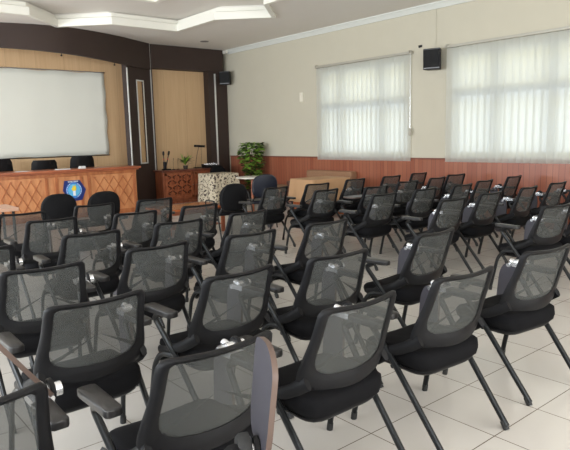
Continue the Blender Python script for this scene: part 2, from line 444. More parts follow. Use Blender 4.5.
# ------------------------------------------------------------------ desk with carved front and emblem
dw = wood('desk_wood', srgb(180,112,68), srgb(154,88,50), (2.2, 2.2, .6), .38)
dw2 = wood('desk_wood_top', srgb(176,104,70), srgb(150,82,54), (.5, 2, 2), .3)
dwl = wood('desk_wood_light', srgb(206,144,96), srgb(184,118,74), (2.2, 2.2, .6), .4)
desk = thing('presidium_desk', 'long carved wooden desk with blue emblem, standing before the white screen', 'desk', (3.4, 12.35, 0))
DX0, DX1 = -2.6, 2.36
b = BM(); box(b, DX0, DX1, -.35, -.31, .03, .95); box(b, DX0, DX0+.04, -.31, .15, .03, .95); box(b, DX1-.04, DX1, -.31, .15, .03, .95); box(b, DX0+.04, DX1-.04, -.1, -.07, .5, .95)
obj('body', b, dwl, desk, False)
b = BM(); box(b, DX0-.09, DX1+.09, -.44, .2, .955, 1.0); box(b, DX0-.05, DX1+.05, -.40, .17, .925, .955); obj('desktop', b, dw2, desk, False, bevel=.008)
b = BM(); box(b, DX0-.02, DX1+.02, -.375, -.35, 0, .1); box(b, DX0, DX1, -.37, -.35, .86, .925); obj('plinth', b, dw, desk, False, bevel=.004)
def lattice(bm, x0, x1, z0, z1, y, n, r=.011):
    w = (x1-x0)/n
    for k in range(n+1):
        for s in (1, -1):
            xa = x0+k*w; xb = xa+s*2*w
            pa, pb = (xa, z0), (xb, z1)
            t0, t1 = 0.0, 1.0
            if xb > x1: t1 = (x1-xa)/(xb-xa)
            if xb < x0: t1 = (x0-xa)/(xb-xa)
            if t1 > .05:
                tube(bm, [(xa, y, z0), (xa+(xb-xa)*t1, y, z0+(z1-z0)*t1)], r, 6)
                if t1 < 1:   # reflected continuation from the border
                    xc = xa+(xb-xa)*t1; zc = z0+(z1-z0)*t1; xd = xc-s*2*w*(1-t1)
                    tube(bm, [(xc, y, zc), (xd, y, z1)], r, 6)
panels = [(-2.5, -1.5), (-.42, .32), (1.42, 2.26)]
for x0, x1 in panels:
    b = BM(); lattice(b, x0, x1, .16, .8, -.352, 4); 
    for zz in (.8,): 
        for k in range(5):
            xx = x0+k*(x1-x0)/4
            lathe(b, [(.0005, -.02), (.02, -.008), (.02, .008), (.0005, .02)], 8, (xx, -.36, zz))
    obj('carved_lattice', b, dw, desk)
for x in (-1.38, -.54, .44, .64, 1.14, 1.3, 2.31):
    b = BM(); box(b, x-.03, x+.03, -.365, -.35, .1, .86)
    for k in (-.014, 0, .014): tube(b, [(x+k, -.366, .12), (x+k, -.366, .84)], .005, 6)
    obj('pilaster', b, dw, desk)
# emblem
emb = BM(); C_ = (.965, .575)
hexo = [(-.18,.2), (.13,.2), (.25,.0), (.16,-.21), (-.1,-.23), (-.22,-.0)]
a = [emb.verts.new((C_[0]+x, -.372, C_[1]+z)) for x, z in hexo]; c2 = [emb.verts.new((C_[0]+x, -.352, C_[1]+z)) for x, z in hexo]
for i in range(6): emb.faces.new((a[i], a[(i+1) % 6], c2[(i+1) % 6], c2[i]))
emb.faces.new(a); emb.faces.new(c2[::-1])
eo = obj('emblem', emb, mat('emblem_navy', srgb(18,40,110), .35), desk, False); eo['label'] = 'navy hexagonal emblem with light blue disc, white marks and yellow flame'
def disc(bm, r, y, c=(0, 0), n=28, th=.004):
    A = [bm.verts.new((C_[0]+c[0]+r*math.cos(2*PI*k/n), y, C_[1]+c[1]+r*math.sin(2*PI*k/n))) for k in range(n)]
    B = [bm.verts.new((v.co.x, y+th, v.co.z)) for v in A]
    bm.faces.new(A); bm.faces.new(B[::-1])
    for k in range(n): bm.faces.new((A[k], A[(k+1) % n], B[(k+1) % n], B[k]))
b = BM(); disc(b, .165, -.3765); obj('emblem_ring', b, mat('emblem_blue', srgb(52,120,200), .4), eo)
b = BM(); disc(b, .125, -.381); obj('emblem_disc', b, mat('emblem_cyan', srgb(92,182,226), .4), eo)
b = BM()
for k in range(22):
    an = R(-60+k*300/21)
    if R(60) < an < R(120): continue
    c = Vector((C_[0]+.147*math.cos(an), -.379, C_[1]+.147*math.sin(an))); obox(b, c, (.02, .006, .012), Matrix.Rotation(-an+PI/2, 3, 'Y'))
for k in range(6):
    x = -.1+.034*k+(.012 if k > 2 else 0); c = (C_[0]+x, -.376, C_[1]+.175)
    box(b, c[0]-.011, c[0]-.005, -.378, -.373, c[2]-.014, c[2]+.014); box(b, c[0]+.005, c[0]+.011, -.378, -.373, c[2]-.014, c[2]+.014)
    if k % 2: box(b, c[0]-.005, c[0]+.005, -.378, -.373, c[2]+.006, c[2]+.014)
    else: box(b, c[0]-.005, c[0]+.005, -.378, -.373, c[2]-.004, c[2]+.004)
obox(b, (C_[0], -.384, C_[1]-.055), (.05, .006, .11), Matrix.Identity(3))
obj('emblem_lettering', b, mat('emblem_white', srgb(232,236,240), .4), eo, False)
b = BM(); fl = [(-.04,-.02), (-.05,.03), (-.025,.05), (-.02,.09), (.01,.07), (.03,.1), (.045,.03), (.035,-.02)]
A = [b.verts.new((C_[0]+x, -.388, C_[1]+z+.01)) for x, z in fl]; B = [b.verts.new((C_[0]+x, -.38, C_[1]+z+.01)) for x, z in fl]
b.faces.new(A); b.faces.new(B[::-1])
for i in range(8): b.faces.new((A[i], A[(i+1) % 8], B[(i+1) % 8], B[i]))
obj('emblem_flame', b, mat('emblem_yellow', srgb(236,206,50), .4), eo, False)
# papers on the desk
paper = mat('paper_white', srgb(226,226,226), .7)
for nm, lab, x, y, w, dd, h in (('paper_sheets', 'flat white papers on the long desk, left of the tissue pack', 4.23, 12.15, .26, .2, .012), ('tissue_pack', 'small white tissue pack on the long desk, left of its right-hand chair', 4.62, 12.12, .13, .09, .05), ('paper_sheets', 'thin sheet of paper lying on the long desk near its left part', 3.42, 12.1, .21, .15, .006)):
    b = BM(); box(b, -w/2, w/2, -dd/2, dd/2, 0, h*.5); box(b, -w/2+.012, w/2-.004, -dd/2+.006, dd/2-.002, h*.5, h)
    o = obj(nm, b, paper, None, False, bevel=.002); o.location = (x, y, 1.0); tag(o, lab, 'paper' if 'paper' in nm else 'tissue pack')

# ------------------------------------------------------------------ low chairs behind the desk
def office_chair(x, y, lab, top):
    r = thing('office_chair', lab, 'chair', (x, y, 0), PI, 'black office chairs behind the long desk')
    def shape(zb, zt, wb, wt, yb, yt, th):
        bm = BM(); n = 10; fr_, bk = [], []
        for j in range(n+1):
            v = j/n; z = zb+(zt-zb)*v; w = wb+(wt-wb)*v
            if v > .88: w -= .03*((v-.88)/.12)**2
            y_ = yb+(yt-yb)*v
            rowf = []; rowb = []
            for i in range(9):
                s = -1+i/4; yy = y_-.04*s*s
                e = th*(1-.6*abs(s)**4)
                rowf.append(bm.verts.new((w*s, yy, z))); rowb.append(bm.verts.new((w*s, yy-e, z)))
            fr_.append(rowf); bk.append(rowb)
        for j in range(n):
            for i in range(8):
                bm.faces.new((fr_[j][i], fr_[j][i+1], fr_[j+1][i+1], fr_[j+1][i])); bm.faces.new((bk[j][i+1], bk[j][i], bk[j+1][i], bk[j+1][i+1]))
            for i in (0, 8): bm.faces.new((fr_[j][i], fr_[j+1][i], bk[j+1][i], bk[j][i]))
        for j in (0, n):
            for i in range(8): bm.faces.new((fr_[j][i], fr_[j][i+1], bk[j][i+1], bk[j][i]))
        return bm
    obj('backrest', shape(.6, top, .31, .25, .2, .28, -.05), M['black_plastic'], r)
    b = BM(); prism(b, rrect(.25, .24, .08), .42, .5); obj('seat', b, M['fabric'], r, bevel=.02)
    b = BM(); tube(b, [(0, 0, .06), (0, 0, .42)], .03, 12); obj('gas_column', b, M['chrome'], r)
    b = BM()
    for k in range(5): a = 2*PI*k/5; tube(b, [(0, 0, .1), (.27*math.cos(a), .27*math.sin(a), .07)], [.03, .018], 8, up=Vector((0, 0, 1)))
    obj('star_base', b, M['black_plastic'], r)
    for k in range(5):
        a = 2*PI*k/5; b = BM(); tube(b, [(.27*math.cos(a)-.02, .27*math.sin(a), .03), (.27*math.cos(a)+.02, .27*math.sin(a), .03)], .03, 10, up=Vector((0, 0, 1))); obj('castor', b, M['rubber'], r)
    b = BM(); tube(b, smooth_path([(0, .1, .41), (0, .28, .43), (0, .27, .68)], .06), .02, 8); obj('back_support', b, M['black_plastic'], r)
    return r
office_chair(3.17, 12.98, 'black office chair behind the long desk, leftmost in view', 1.24)
office_chair(4.06, 12.98, 'black office chair behind the long desk, middle of the three', 1.19)
office_chair(4.87, 12.98, 'black office chair behind the long desk, nearest the dark pillar', 1.24)

# ------------------------------------------------------------------ side cabinet and what stands on it
rw = wood('cabinet_wood', srgb(150,88,58), srgb(122,64,42), (2, 2, .7), .35)
rwl = wood('cabinet_panel_wood', srgb(166,98,64), srgb(134,72,46), (3, 3, 1), .4, 9)
cab = thing('side_cabinet', 'reddish carved wooden cabinet against the maple wall beside the dark pillar', 'cabinet', (7.66, 12.9, 0))
CX0, CX1 = -.86, .84
b = BM(); box(b, CX0, CX1, -.17, .22, .06, .78); obj('body', b, rw, cab, False, bevel=.004)
b = BM(); box(b, CX0-.05, CX1+.04, -.24, .26, .78, .82); obj('cabinet_top', b, wood('cabinet_top', srgb(120,68,50), srgb(90,46,34), (1, 3, 3), .3), cab, False, bevel=.006)
b = BM(); box(b, CX0-.02, CX1+.02, -.2, .22, 0, .06); obj('plinth', b, rw, cab, False)
for x0, x1 in ((CX0+.05, -.03), (.03, CX1-.05)):
    b = BM()
    box(b, x0, x1, -.19, -.17, .12, .17); box(b, x0, x1, -.19, -.17, .69, .74); box(b, x0, x0+.05, -.19, -.17, .12, .74); box(b, x1-.05, x1, -.19, -.17, .12, .74); box(b, x0+.05, x1-.05, -.178, -.17, .17, .69)
    dr = obj('door', b, rwl, cab, False)
    b = BM(); rnd = random.Random(3)
    for k in range(5):
        xx = x0+.12+k*(x1-x0-.24)/4
        for j in range(4):
            zz = .23+j*.13; s = 1 if (j+k) % 2 else -1
            pts = [(xx+s*.045*math.sin(q*1.1), -.181, zz+.09*q/5) for q in range(6)]
            tube(b, pts, .014, 6)
    obj('carving', b, wood('carving_wood', srgb(96,46,28), srgb(78,36,22), (2,2,2), .35), dr)
    b = BM(); lathe(b, [(.001, -.012), (.014, -.008), (.014, .008), (.001, .012)], 10, (x1-.025 if x0 < 0 else x0+.025, -.2, .43)); obj('knob', b, M['chrome'], dr)

# desk lamp
lamp = thing('desk_lamp', 'thin-armed desk lamp with flat black head on the side cabinet', 'lamp', (8.02, 13.08, .82))
b = BM(); box(b, -.12, .12, -.05, .05, 0, .02); obj('lamp_base', b, M['black_plastic'], lamp, False, bevel=.004)
b = BM(); tube(b, smooth_path([(-.09, 0, .02), (-.04, 0, .3), (.03, 0, .53)], .1), .006, 8); tube(b, [(.08, 0, .02), (.1, 0, .3), (.1, 0, .52)], .004, 6); obj('lamp_arm', b, M['rubber'], lamp)
b = BM(); prism(b, rrect(.15, .045, .03), -.025, .03)
for v in b.verts: v.co = Matrix.Rotation(R(4), 3, 'Y') @ v.co + Vector((.05, -.01, .55))
obj('lamp_head', b, M['black_plastic'], lamp)
# mixer / device
mx = thing('audio_mixer', 'flat black audio mixer on the right end of the side cabinet', 'mixer', (8.17, 12.83, .82))
b = BM(); v = box(b, -.13, .27, -.13, .13, 0, .1); v[4].co.z = v[5].co.z = .06; obj('mixer_body', b, M['black_plastic'], mx, False, bevel=.004)
b = BM(); lathe(b, [(.009, 0), (.009, .02), (.004, .022)], 8); kn = obj('mixer_knob', b, M['alu'], mx); kn.location = (-.1, -.07, .072)
for i in range(7):
    for j in range(3):
        if i or j:
            k2 = kn.copy(); COL.objects.link(k2); k2.parent = mx; k2.location = (-.1+i*.055, -.07+j*.06, .072+j*.01)
# microphones in a stand
st_ = thing('microphone_stand', 'black tray holding upright microphones at the left end of the side cabinet', 'microphone stand', (6.98, 12.86, .82))
b = BM(); box(b, -.1, .1, -.06, .06, 0, .03); obj('tray', b, M['black_plastic'], st_, False, bevel=.004)
b = BM(); lathe(b, [(.04, .03), (.04, .2), (.036, .2), (.034, .04)], 14, (-.04, 0, 0)); obj('cup', b, M['black_plastic'], st_)
red_m = mat('mic_red', srgb(170,40,34), .5)
for k, (x, lean) in enumerate(((-.055, -.01), (-.02, .11))):
    mr = thing('microphone', ['black microphone with red ring standing upright in the tray', 'black microphone with red ring leaning right in the tray'][k], 'microphone', (6.98+x, 12.86, .82+.032), 0, 'microphones on the side cabinet')
    b = BM(); tube(b, [(0, 0, .01), (lean*.8, 0, .32)], .012, 8); obj('handle', b, M['rubber'], mr)
    b = BM(); tube(b, [(lean*.55, 0, .22), (lean*.62, 0, .25)], .016, 8); obj('ring', b, red_m, mr)
    b = BM(); tube(b, [(lean*.8, 0, .32), (lean*.86, 0, .35), (lean*1.0, 0, .41), (lean*1.05, 0, .43)], [.014, .026, .026, .012], 10); obj('grille', b, M['black_plastic'], mr)
for k, x in enumerate((7.17, 7.3)):
    mr = thing('gooseneck_microphone', ['thin gooseneck microphone on the side cabinet, nearer the microphone tray', 'thin gooseneck microphone on the side cabinet, nearer the potted plant'][k], 'microphone', (x, 12.86, .82), 0, 'gooseneck microphones')
    b = BM(); lathe(b, [(.035, 0), (.035, .015), (.008, .02)], 12); obj('base', b, M['black_plastic'], mr)
    b = BM(); tube(b, [(0, 0, .02), (0, 0, .2), (.004, -.01, .25)], .004, 6); obj('neck', b, M['rubber'], mr)
    b = BM(); tube(b, [(.004, -.01, .25), (.005, -.014, .28)], .008, 6); obj('capsule', b, M['rubber'], mr)

leaf_m = speck('leaf_green', srgb(96,140,48), srgb(150,184,74), 9, .5)
leaf_d = speck('leaf_dark', srgb(40,62,24), srgb(66,90,34), 12, .5)
stem_m = speck('stem_brown', srgb(84,62,40), srgb(64,46,30), 20, .8)
pot_m = speck('pot_dark', srgb(44,36,32), srgb(60,50,44), 14, .5)
def leaf(bm, p, d, up, L, W, mi=0):
    d = d.normalized(); s = d.cross(up)
    if s.length < 1e-3: s = Vector((1, 0, 0))
    s.normalize(); n = s.cross(d)
    prof = [(0, .02), (.25, .8), (.5, 1), (.78, .62), (1, .03)]
    prev = None
    for tt, w in prof:
        c = p+d*L*tt-n*(-L*.18*tt*tt); c = c-Vector((0, 0, L*.25*tt*tt))
        row = [bm.verts.new(c-s*W*w/2+n*W*.12*w), bm.verts.new(c), bm.verts.new(c+s*W*w/2+n*W*.12*w)]
        if prev:
            for k in range(2): f = bm.faces.new((prev[k], prev[k+1], row[k+1], row[k])); f.material_index = mi
        prev = row
pl = thing('potted_plant', 'small spiky potted plant on the side cabinet left of the lamp', 'plant', (7.5, 12.84, .82))
b = BM(); lathe(b, [(.05, 0), (.065, .09), (.058, .09), (.055, .075)], 16); obj('pot', b, pot_m, pl)
b = BM(); rnd = random.Random(4)
for k in range(30):
    a = rnd.uniform(0, 2*PI); e = rnd.uniform(.2, 1.2); leaf(b, Vector((0, 0, .09+rnd.random()*.08)), Vector((math.cos(a)*math.cos(e), math.sin(a)*math.cos(e)*.6, math.sin(e))), Vector((0, 0, 1)), rnd.uniform(.2, .38), .055, k % 2)
obj('foliage', b, [leaf_d, leaf_m], pl)

# tall plant in the corner
tp_ = thing('tall_potted_plant', 'tall leafy green plant in the corner against the red-brown wainscot', 'plant', (8.7, 11.68, 0))
b = BM(); lathe(b, [(.15, 0), (.2, .3), (.19, .31), (.17, .29)], 20); obj('pot', b, pot_m, tp_)
b = BM()
for k in range(5): tube(b, [(.03*math.cos(k*1.3), .03*math.sin(k*1.3), .28), (.06*math.cos(k*2), .06*math.sin(k*2), .8), (.14*math.cos(k*1.3), .14*math.sin(k*1.3), 1.3)], [.016, .012, .006], 7)
obj('stem', b, stem_m, tp_)
b = BM(); rnd = random.Random(11)
for k in range(620):
    z = .3+1.12*rnd.random()**.75
    rad = .10 + .16*min(1, max(0, (z-.45)/.6))
    if z > 1.3: rad *= .9
    a = rnd.uniform(0, 2*PI); q = rad*math.sqrt(rnd.random()*.8+.2); off = .05*math.sin(z*7)
    p = Vector((min(.3, math.cos(a)*q), math.sin(a)*q*1.0+off, z))
    dd_ = Vector((math.cos(a), math.sin(a), rnd.uniform(-.5, .5)))
    L_ = rnd.uniform(.08, .15)
    if p.x+L_*dd_.normalized().x > .38: continue
    leaf(b, p, dd_, Vector((rnd.uniform(-.3,.3), rnd.uniform(-.3,.3), 1)), L_, L_*.85, 0 if rnd.random() < .6 else 1)
obj('foliage', b, [leaf_m, leaf_d], tp_)

# ------------------------------------------------------------------ speakers, box on wall, downlights
grille_m = speck('speaker_grille', (.010,.010,.011), (.014,.014,.014), 20, .6, 0, .15)
def speaker(lab, loc, rz, w, h, cable=0):
    r = thing('wall_speaker', lab, 'speaker', loc, rz, 'black wall speakers')
    d_ = .2
    bm = BM(); poly = [(-w/2, -d_/2), (w/2, -d_/2), (w*.38, d_/2), (-w*.38, d_/2)]; prism(bm, poly, -h/2, h/2); obj('cabinet', bm, M['black_plastic'], r, False, bevel=.012)
    bm = BM(); box(bm, -w/2+.025, w/2-.025, -d_/2-.008, -d_/2, -h/2+.04, h/2-.025); obj('grille', bm, grille_m, r, False, bevel=.004)
    bm = BM(); box(bm, -w/2+.01, w/2-.01, -d_/2-.006, -d_/2, -h/2+.012, -h/2+.034); obj('trim_strip', bm, M['strip'], r, False); bm = BM(); box(bm, -w/2+.01, w/2-.01, -d_/2-.006, -d_/2, h/2-.02, h/2-.012); obj('trim_strip', bm, M['strip'], r, False)
    bm = BM(); box(bm, -.03, .03, d_/2, d_/2+.07, -.05, .05); obj('bracket', bm, M['rubber'], r, False)
    if cable:
        bm = BM(); tube(bm, [(.0, d_/2+.07, h/2-.05), (.0, d_/2+.075, h/2+cable)], .0025, 6); obj('cable', bm, mat('cable_grey', srgb(176,170,150), .6), r)
    return r
speaker('black wall speaker between the two windows', (8.92, 6.52, 2.84), R(-70), .31, .36, .8)
speaker('black wall speaker in the far corner beside the dark pillar', (8.9, 12.98, 3.10), R(-55), .28, .33)
b = BM(); box(b, -.02, .0, -.035, .035, -.02, .02); lathe(b, [(.01, -.03), (.012, .0)], 8, (-.03, 0, 0)); o = obj('cable_clip', b, M['rubber'], None, False); o.location = (WX, 6.93, 3.13); tag(o, 'tiny black clip on the wall just above left of the speaker between windows', 'clip')
b = BM(); box(b, -.035, 0, -.055, .055, -.1, .1); box(b, -.045, -.035, -.03, .03, -.02, .05); o = obj('wall_control_box', b, mat('offwhite_plastic', srgb(226,220,204), .5), None, False, bevel=.006); o.location = (WX, 10.23, 2.44); tag(o, 'small off-white control box on the beige wall left of the shorter window', 'control box')
b = BM(); box(b, -.05, .0, -.09, .09, -.04, .04); o = obj('emergency_light', b, mat('offwhite_plastic_b', srgb(226,224,214), .5), None, False, bevel=.006); o.location = (9.02, 13.1, HZ-.05); tag(o, 'tiny white box where ceiling, dark valance and cornice meet', 'fitting')
for i, (x, y, z) in enumerate(((7.8, 12.2, HZ), (4.1, 10.55, 4.06))):
    r = thing('recessed_downlight', ['round recessed downlight in the ceiling in front of the right-hand dark valance', 'round recessed downlight inside the star-shaped ceiling recess'][i], 'downlight', (x, y, z))
    b = BM(); lathe(b, [(.1, -.008), (.1, 0), (.07, 0), (.07, -.008)], 24); obj('rim', b, mat('rim_grey', srgb(140,136,130), .5), r)
    b = BM(); lathe(b, [(.068, -.006), (.068, -.001)], 20); obj('lamp_glass', b, mat('lens_grey', srgb(96,92,88), .3), r)

# ------------------------------------------------------------------ furniture in the far right corner
gl = wood('coffee_table_wood', srgb(176,100,58), srgb(140,72,40), (1, 3, 3), .15)
fl_m = mat('floral_cloth', srgb(200,188,164), .85); t = NT(fl_m)
vo = t.n('ShaderNodeTexVoronoi'); vo.inputs['Scale'].default_value = 17; wv = t.noise(t.coord(), 5, 2)
mp = t.n('ShaderNodeMapping'); t.l(t.coord(), mp.inputs['Vector']); t.l(mp.outputs[0], vo.inputs['Vector'])
f1 = t.math('LESS_THAN', vo.outputs['Distance'], .55); n2 = t.noise(t.coord(), 24, 2); f2 = t.math('GREATER_THAN', n2, .5)
t.l(t.mix(t.math('MULTIPLY', f1, f2), srgb(200,188,164), srgb(74,62,56)), t.b.inputs['Base Color'])
def draped_table(name, lab, loc, rz, w, d_, h, m, drop, wave=.025, legm=None, seed=1, side=False):
    """a table with its cloth; the cloth is a thing of its own lying on the table"""
    r = thing('table', lab[0], 'table', loc, rz)
    lm = legm or M['rubber']
    b = BM(); box(b, -w/2+.01, w/2-.01, -d_/2+.01, d_/2-.01, h-.03, h); obj('tabletop', b, rwl, r, False)
    for sx_ in (-1, 1):
        for sy_ in (-1, 1):
            b = BM(); tube(b, [(sx_*(w/2-.06), sy_*(d_/2-.06), 0), (sx_*(w/2-.06), sy_*(d_/2-.06), h-.03)], .022, 8); obj('leg', b, lm, r)
    if side:
        for sx_ in (-1, 1):
            b = BM(); box(b, sx_*(w/2-.04)-.015, sx_*(w/2-.04)+.015, -d_/2+.05, d_/2-.05, .02, h-.03); obj('side_panel', b, gl, r, False)
    b = BM(); rnd = random.Random(seed); per = []; n = 96; base = rrect(w/2+.008, d_/2+.008, .04, 6)
    # resample perimeter
    P = [Vector(p) for p in base]; L_ = [0]
    for i in range(len(P)): L_.append(L_[-1]+(P[(i+1) % len(P)]-P[i]).length)
    for k in range(n):
        s = L_[-1]*k/n; i = max(j for j in range(len(P)) if L_[j] <= s); tt = (s-L_[i])/max(1e-6, L_[i+1]-L_[i]); per.append(P[i].lerp(P[(i+1) % len(P)], tt))
    rows = []
    for j in range(7):
        v = j/6; row = []
        for k, p in enumerate(per):
            o_ = p.normalized(); f = 1+(.06*v+wave*v*math.sin(k*.85+seed)+wave*.6*v*math.sin(k*.37))/p.length
            row.append(b.verts.new((p.x*f, p.y*f, h+.006-drop*v)))
        rows.append(row)
    for a_, c_ in zip(rows, rows[1:]):
        for k in range(n): b.faces.new((a_[k], a_[(k+1) % n], c_[(k+1) % n], c_[k]))
    b.faces.new(rows[0])
    c_ = obj(name, b, m, None, True, 60); c_.location = loc; c_.rotation_euler = (0, 0, rz); tag(c_, lab[1], 'tablecloth')
    md = c_.modifiers.new('s', 'SOLIDIFY'); md.thickness = .003; md.offset = 1
draped_table('floral_tablecloth', ('table beneath the cream floral cloth in front of the side cabinet', 'cream cloth with dark leaf pattern draped over the table by the cabinet'), (7.64, 11.6, 0), R(-3), .7, .66, .74, fl_m, .66)
tan = speck('tan_cloth', srgb(176,136,98), srgb(188,150,112), 4, .8)
draped_table('tan_tablecloth', ('table beneath the plain tan cloth, in front of the low couch', 'plain tan cloth draped over the long table before the couch'), (7.76, 8.25, 0), R(-4), .92, .7, .74, tan, .42, .015, seed=2, side=True)
# couch against the wall
cou = thing('couch', 'low tan upholstered couch against the wainscot under the shorter window', 'couch', (8.68, 9.2, 0))
cm = speck('couch_fabric', srgb(138,102,76), srgb(150,114,86), 20, .85)
b = BM(); box(b, .2, .38, -.7, .7, .12, .8); obj('backrest', b, cm, cou, False, bevel=.03)
b = BM(); box(b, -.32, .2, -.68, .68, .16, .42); obj('seat', b, cm, cou, False, bevel=.03)
for s in (-1, 1):
    b = BM(); box(b, -.32, .3, s*.73-.05, s*.73+.05, .12, .58); obj('arm', b, wood('couch_arm', srgb(92,54,36), srgb(70,38,26), (1, 2, 2), .4), cou, False, bevel=.02)
for sx_ in (-.26, .32):
    for s in (-1, 1):
        b = BM(); tube(b, [(sx_, s*.66, 0), (sx_, s*.66, .16)], .025, 8); obj('leg', b, M['rubber'], cou)
# second lower couch segment left of it (long bench)
ben = thing('bench', 'low brown padded bench between the tall plant and the couch', 'bench', (8.5, 10.55, 0))
b = BM(); box(b, -.25, .25, -.5, .5, .34, .46); obj('seat', b, cm, ben, False, bevel=.03)
for sx_ in (-.2, .2):
    for s in (-1, 1):
        b = BM(); tube(b, [(sx_, s*.44, 0), (sx_, s*.44, .345)], .022, 8); obj('leg', b, M['rubber'], ben)
# small white round table
rt = thing('side_table', 'small round white-topped table before the tall plant', 'table', (7.25, 9.75, 0))
b = BM(); lathe(b, [(.31, .72), (.33, .73), (.33, .75), (.31, .755)], 32); obj('tabletop', b, mat('white_top', srgb(206,202,190), .4), rt)
b = BM(); tube(b, [(0, 0, .02), (0, 0, .72)], .03, 12); obj('column', b, rw, rt)
b = BM(); lathe(b, [(.22, 0), (.22, .02), (.04, .05)], 24); obj('foot', b, rw, rt)
# low glossy coffee tables
def coffee(lab, loc, w, d_, h, rz=0):
    r = thing('coffee_table', lab, 'table', loc, rz)
    b = BM(); prism(b, rrect(w/2, d_/2, .04), h-.035, h); obj('tabletop', b, gl, r, bevel=.006)
    b = BM(); box(b, -w/2+.06, w/2-.06, -d_/2+.06, d_/2-.06, h-.1, h-.035); obj('apron', b, rw, r, False)
    b = BM(); box(b, -w/2+.09, w/2-.09, -d_/2+.09, d_/2-.09, .12, .14); obj('shelf', b, rw, r, False)
    for sx_ in (-1, 1):
        for sy_ in (-1, 1):
            b = BM(); box(b, sx_*(w/2-.07)-.025, sx_*(w/2-.07)+.025, sy_*(d_/2-.07)-.025, sy_*(d_/2-.07)+.025, 0, h-.1); obj('leg', b, rw, r, False)
coffee('low glossy orange-brown coffee table in front of the side cabinet', (4.95, 8.5, 0), 1.15, .75, .45)
# pink-beige table by the desk
bt = thing('small_table', 'pale pink-beige table at the left edge, in front of the long desk', 'table', (1.75, 8.0, 0))
b = BM(); prism(b, rrect(.36, .3, .02), .71, .75); obj('tabletop', b, speck('pink_beige', srgb(196,156,132), srgb(186,146,124), 5, .5), bt, bevel=.004)
for sx_ in (-1, 1):
    for sy_ in (-1, 1):
        b = BM(); tube(b, [(sx_*.3, sy_*.24, 0), (sx_*.3, sy_*.24, .712)], .018, 8); obj('leg', b, M['tube'], bt)

# ------------------------------------------------------------------ round-backed visitor chairs
def visitor_chair(lab, x, y, rz, m, name='visitor_chair', tagm=None, top=.89, grp='round-backed visitor chairs', arms=True):
    r = thing(name, lab, 'chair', (x, y, 0), rz, grp)
    # back: rounded pad, curved in plan
    bm = BM(); n = 28; A, B = [], []; hw, hh = .225, .2; zc = top-hh
    rings = []
    for sc, yo in ((1, .0), (1.0, -.028), (.94, -.045), (.6, -.052), (.02, -.054)):
        ring_ = []
        for k in range(n):
            a = 2*PI*k/n; ca, sa = math.cos(a), math.sin(a); e = .72 if sa > 0 else .55
            x_ = hw*math.copysign(abs(ca)**e, ca)*sc; z_ = hh*math.copysign(abs(sa)**(.9 if sa > 0 else .6), sa)*sc
            ring_.append(bm.verts.new((x_, yo+.5*x_*x_-.12*(z_) , zc+z_)))
        rings.append(ring_)
    front = []
    for sc, yo in ((.95, .03), (.6, .045), (.02, .05)):
        ring_ = []
        for k in range(n):
            a = 2*PI*k/n; ca, sa = math.cos(a), math.sin(a); e = .72 if sa > 0 else .55
            x_ = hw*math.copysign(abs(ca)**e, ca)*sc; z_ = hh*math.copysign(abs(sa)**(.9 if sa > 0 else .6), sa)*sc
            ring_.append(bm.verts.new((x_, yo+.5*x_*x_-.12*z_, zc+z_)))
        front.append(ring_)
    allr = front[::-1]+rings
    for a_, b_ in zip(allr, allr[1:]):
        for k in range(n): bm.faces.new((a_[k], a_[(k+1) % n], b_[(k+1) % n], b_[k]))
    bm.faces.new(allr[0]); bm.faces.new(allr[-1])
    bk = obj('backrest', bm, m, r)
    if tagm:
        bm = BM(); box(bm, -.035, .035, -.05, -.038, top-.055, top-.025); o = obj('fabric_tag', bm, tagm, bk, False); o['label'] = 'small white tag'
    bm = BM(); prism(bm, rrect(.235, .22, .09), .42, .48)
    for v in bm.verts: v.co.y += .27
    obj('seat', bm, m, r, bevel=.02)
    for s in (-1, 1):
        bm = BM(); tube(bm, smooth_path([(s*.2, .46, 0), (s*.22, .43, .4), (s*.22, .1, .41), (s*.18, .05, .52), (s*.16, .03, .62)], .05), .012, 8); obj('frame_side', bm, M['tube'], r)
        bm = BM(); tube(bm, smooth_path([(s*.21, .02, 0), (s*.2, .14, .4)], .05), .012, 8); obj('rear_leg', bm, M['tube'], r)
        if not arms: continue
        bm = BM(); tube(bm, smooth_path([(s*.23, .42, .4), (s*.27, .38, .64), (s*.27, .1, .64), (s*.23, .08, .42)], .06), .011, 8); obj('arm', bm, M['rubber'], r)
    return r
blackc = speck('black_upholstery', (.004,.004,.005), (.009,.009,.01), 150, .8, 0, .15)
bluec = speck('blue_vinyl', srgb(11,16,30), srgb(15,22,38), 40, .4)
visitor_chair('round-backed black chair in front of the desk, left of the emblem', 2.58, 7.65, R(-4), blackc, arms=False)
visitor_chair('round-backed black chair in front of the desk, to the right of the emblem', 3.12, 7.5, R(2), blackc, arms=False)
visitor_chair('round-backed black chair standing in front of the floral tablecloth', 4.9, 7.05, R(-4), blackc)
visitor_chair('black chair behind the floral tablecloth in the far corner', 8.2, 12.47, R(180), blackc)
visitor_chair('navy blue chair with small white tag, before the white-topped table', 6.1, 7.85, R(-20), bluec, 'blue_visitor_chair', mat('tag_white', srgb(220,220,216), .6), .93)

